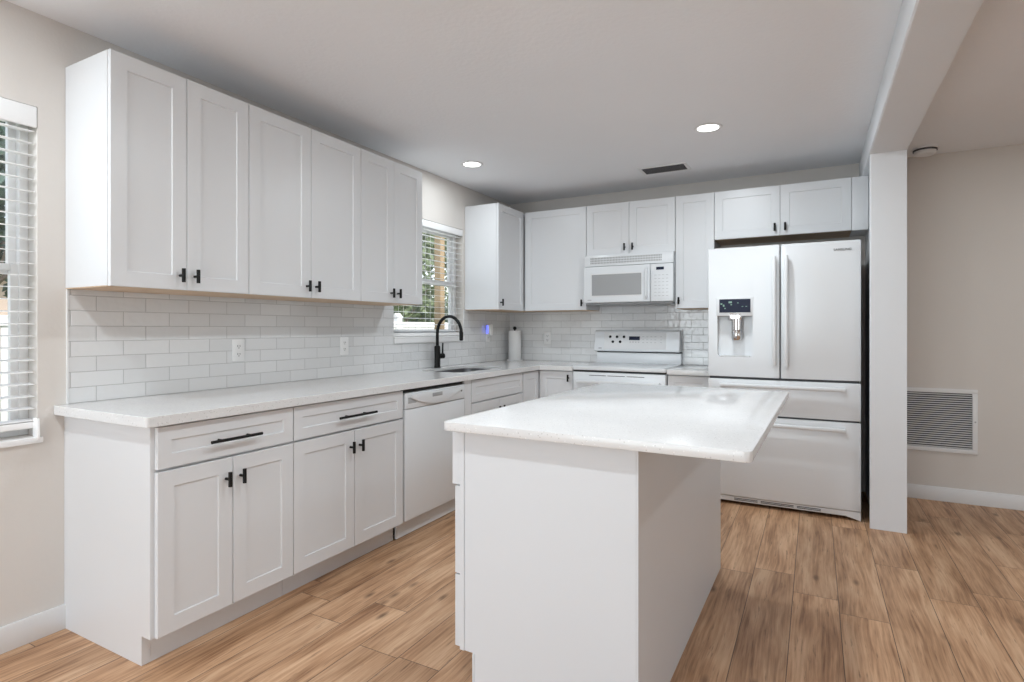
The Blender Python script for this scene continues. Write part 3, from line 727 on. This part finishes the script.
b = nb(); bx(b, -.0305, -.0265, -.022, -.004, -.036, .040, .0015); obj('blue_lens', b, 'blue', t)
b = nb(); bx(b, -.004, .004, -.0065, .0, -.02, .02); obj('plug', b, 'outlet', t)

# return-air grille on the wall right of the partition
t = thing('return_air_grille', 'white louvred return air grille low on the wall at right', 'vent', (3.425, 0, .350))
b = nb(); a0, a1, hh = -.275, .275, .450; f = .030
bx(b, a0, a1, -.014, -.0005, 0, f, .003); bx(b, a0, a1, -.014, -.0005, hh-f, hh, .003); bx(b, a0, a0+f, -.014, -.0005, f, hh-f, .003); bx(b, a1-f, a1, -.014, -.0005, f, hh-f, .003); obj('frame', b, 'trim', t)
b = nb(); bx(b, a0+f, a1-f, -.0025, -.0005, f, hh-f); obj('backing', b, 'dark_plastic', t)
b = nb(); N = 25
for k in range(N):
    z = f+.003+k*(hh-2*f)/N; prism(b, [(-.003, z+.0045), (-.012, z), (-.012, z+.0016), (-.003, z+.0061)], 'x', a0+f, a1-f)
obj('louvres', b, 'trim', t, smooth=False)
b = nb(); cyl(b, (a1-f/2, -.014, hh/2), (a1-f/2, -.016, hh/2), .005, n=12); obj('latch_screw', b, 'plastic_grey', t)

# smoke detector
t = thing('smoke_detector', 'round white smoke detector on the ceiling right of the partition', 'smoke detector', (3.375, -.20, CEIL))
b = nb(); lathe(b, [(0, 0), (.078, 0), (.078, -.011), (0, -.011)], (0, 0, 0), 36); obj('mounting_base', b, 'trim', t)
b = nb(); lathe(b, [(0, -.0111), (.070, -.0111), (.070, -.022), (0, -.022)], (0, 0, 0), 36); obj('vent_ring', b, 'dark_plastic', t)
b = nb(); lathe(b, [(0, -.0221), (.064, -.0221), (.064, -.036), (.056, -.046), (.02, -.050), (0, -.050)], (0, 0, 0), 36); obj('cover', b, 'outlet', t)

# recessed ceiling lights
def downlight(x, y, label, e=12):
    t_ = thing('recessed_ceiling_light', label, 'ceiling light', (x, y, CEIL), 0)
    b = nb(); lathe(b, [(.062, -.0005), (.085, -.0005), (.085, -.003), (.080, -.006), (.064, -.005), (.062, -.0005)], (0, 0, 0), 40); obj('trim_ring', b, 'trim', t_)
    b = nb(); lathe(b, [(0, -.0035), (.063, -.0035), (.063, -.0008), (0, -.0008)], (0, 0, 0), 40); obj('diffuser', b, 'lamp', t_)
    l = lamp('downlight_lamp', 'AREA', (x, y, CEIL-.012), e, (.88, .955, 1), size=.12); return t_
downlight(.421, -1.366, 'round recessed ceiling light nearest the sink window', 5)
downlight(2.123, -1.328, 'round recessed ceiling light between the supply vent and the beam')
downlight(2.08, -3.01, 'recessed ceiling light cut by the top edge of the photo')
downlight(.421, -4.65, 'added fill downlight behind the left cabinet row, out of view')  # unseen lamp added to light the left cabinets
downlight(2.08, -4.65, 'added fill downlight above the viewpoint, out of view')  # unseen lamp added to light the wall cabinets
downlight(4.6, -3.0, 'added fill downlight in the room right of the beam, out of view', 5.5)  # unseen lamp added to brighten the floor at right
downlight(4.6, -1.2, 'added fill downlight right of the beam near the back wall, out of view', 8)  # also added out of view to lift the right-hand floor
# supply register
t = thing('ceiling_vent', 'white framed ceiling supply vent with dark louvres above the wall cabinets', 'vent', (1.675, -.56, CEIL))
b = nb(); f = .025; A, B = .185, .105
bx(b, -A, A, -B, -B+f, -.008, -.0005, .002); bx(b, -A, A, B-f, B, -.008, -.0005, .002); bx(b, -A, -A+f, -B+f, B-f, -.008, -.0005, .002); bx(b, A-f, A, -B+f, B-f, -.008, -.0005, .002); obj('frame', b, 'trim', t)
b = nb(); bx(b, -A+f, A-f, -B+f, B-f, -.0018, -.0005); obj('backing', b, 'gap', t)
b = nb()
for k in range(9):
    y = -B+f+.008+k*.0178; prism(b, [(y, -.002), (y+.002, -.002), (y+.010, -.0075), (y+.008, -.0075)], 'x', -A+f, A-f)
obj('louvres', b, 'dark_plastic', t, smooth=False)

# ------------------------------------------------------------------ outdoors, seen through the blinds
b = nb(); bx(b, -40, -.15, -30, 40, -.45, -.25); o = struct('ground', b, 'grass'); 
t = thing('vinyl_fence', 'white vinyl privacy fence in the yard beyond the sink window', 'fence', (-4.0, 0, -.25))
b = nb()
for k in range(110): bx(b, -.012, .012, -14+k*.2 , -14+k*.2+.192, .08, 1.55, .003, 1)
obj('pickets', b, 'fence', t)
b = nb(); bx(b, -.03, .03, -14, 8, .02, .12, .004, 1); bx(b, -.03, .03, -14, 8, 1.50, 1.60, .004, 1); obj('rails', b, 'fence', t)
for k in range(10):
    b = nb(); y = -14+k*2.44; bx(b, -.065, .065, y-.065, y+.065, 0, 1.68, .004, 1); prism(b, [(-.075, 1.68), (.075, 1.68), (0, 1.76)], 'y', y-.075, y+.075); obj('post', b, 'fence', t)
b = nb(); bx(b, -1.245, -1.155, .435, .525, -.25, 3.0, .006, 1)
tag(obj('wooden_post', b, 'post_wood'), 'tan wooden post standing just outside the sink window', 'post')
def tree(x, y, h, r, label, lm, n=4200, z0=.8):
    t_ = thing('garden_tree', label, 'tree', (x, y, -.25), 0, 'trees beyond the fence')
    b = nb(); tube(b, [(0, 0, 0), (.05, .02, h*.4), (-.03, .05, h*.8)], [.12, .09, .03], 8)
    for k in range(6):
        a = k*1.05; tube(b, [(.04, .02, h*(.3+.07*k)), (math.cos(a)*r*.6, math.sin(a)*r*.6, h*(.5+.07*k))], [.04, .012], 6)
    obj('trunk', b, 'bark', t_)
    b = bmesh.new()
    blobs = [(random.gauss(0, r*.42), random.gauss(0, r*.42), h*random.uniform(.28, .92)) for _ in range(22)]
    for _ in range(n):
        c_ = Vector(random.choice(blobs)); d_ = Vector((random.gauss(0, 1), random.gauss(0, 1), random.gauss(0, 1))).normalized()*r*random.uniform(.15, .42)
        p = c_+d_; s_ = random.uniform(.06, .12); u = Vector((random.gauss(0, 1), random.gauss(0, 1), random.gauss(0, 1))).normalized(); v = u.orthogonal().normalized()
        b.faces.new([b.verts.new(q) for q in (p-u*s_, p+v*s_*.5, p+u*s_, p-v*s_*.5)])
    obj('foliage', b, lm, t_, smooth=False)
for i, (x, y, h, r, lm, la) in enumerate((
    (-6.0, 4.2, 4.2, 1.2, 'leaf', 'shorter leafy green tree beyond the fence, seen through the sink window blind'),
    (-7.0, 6.8, 5.0, 1.5, 'leaf', 'taller leafy green tree beyond the fence, seen through the sink window blind'),
    (-10.0, 11.2, 3.2, 1.5, 'leaf_blue', 'dark green tree far behind the fence, seen through the sink window blind'),
    (-7.5, -1.6, 5.2, 1.5, 'leaf_blue', 'dark green tree beyond the fence, seen at the left edge blind'))): tree(x, y, h, r, la, lm)
# neighbour's house beyond the trees
t = thing('neighbor_house', 'tan stucco house far beyond the fence, behind the trees', 'house', (-15, 4, -.25))
b = nb(); bx(b, -3, 3, -10, 10, 0, 2.7); obj('wall', b, 'stucco', t, smooth=False)
b = nb(); prism(b, [(-3.5, 2.65), (3.5, 2.65), (0, 4.2)], 'y', -10.5, 10.5); obj('roof', b, 'roofing', t, smooth=False)
for y in (-7, -2, 3, 8):
    b = nb(); bx(b, 3.0, 3.05, y-.6, y+.6, .9, 2.1, .01); wn = obj('window', b, 'vinyl', t)
    b = nb(); bx(b, 3.05, 3.06, y-.52, y+.52, .98, 2.02); obj('pane', b, 'display', wn)
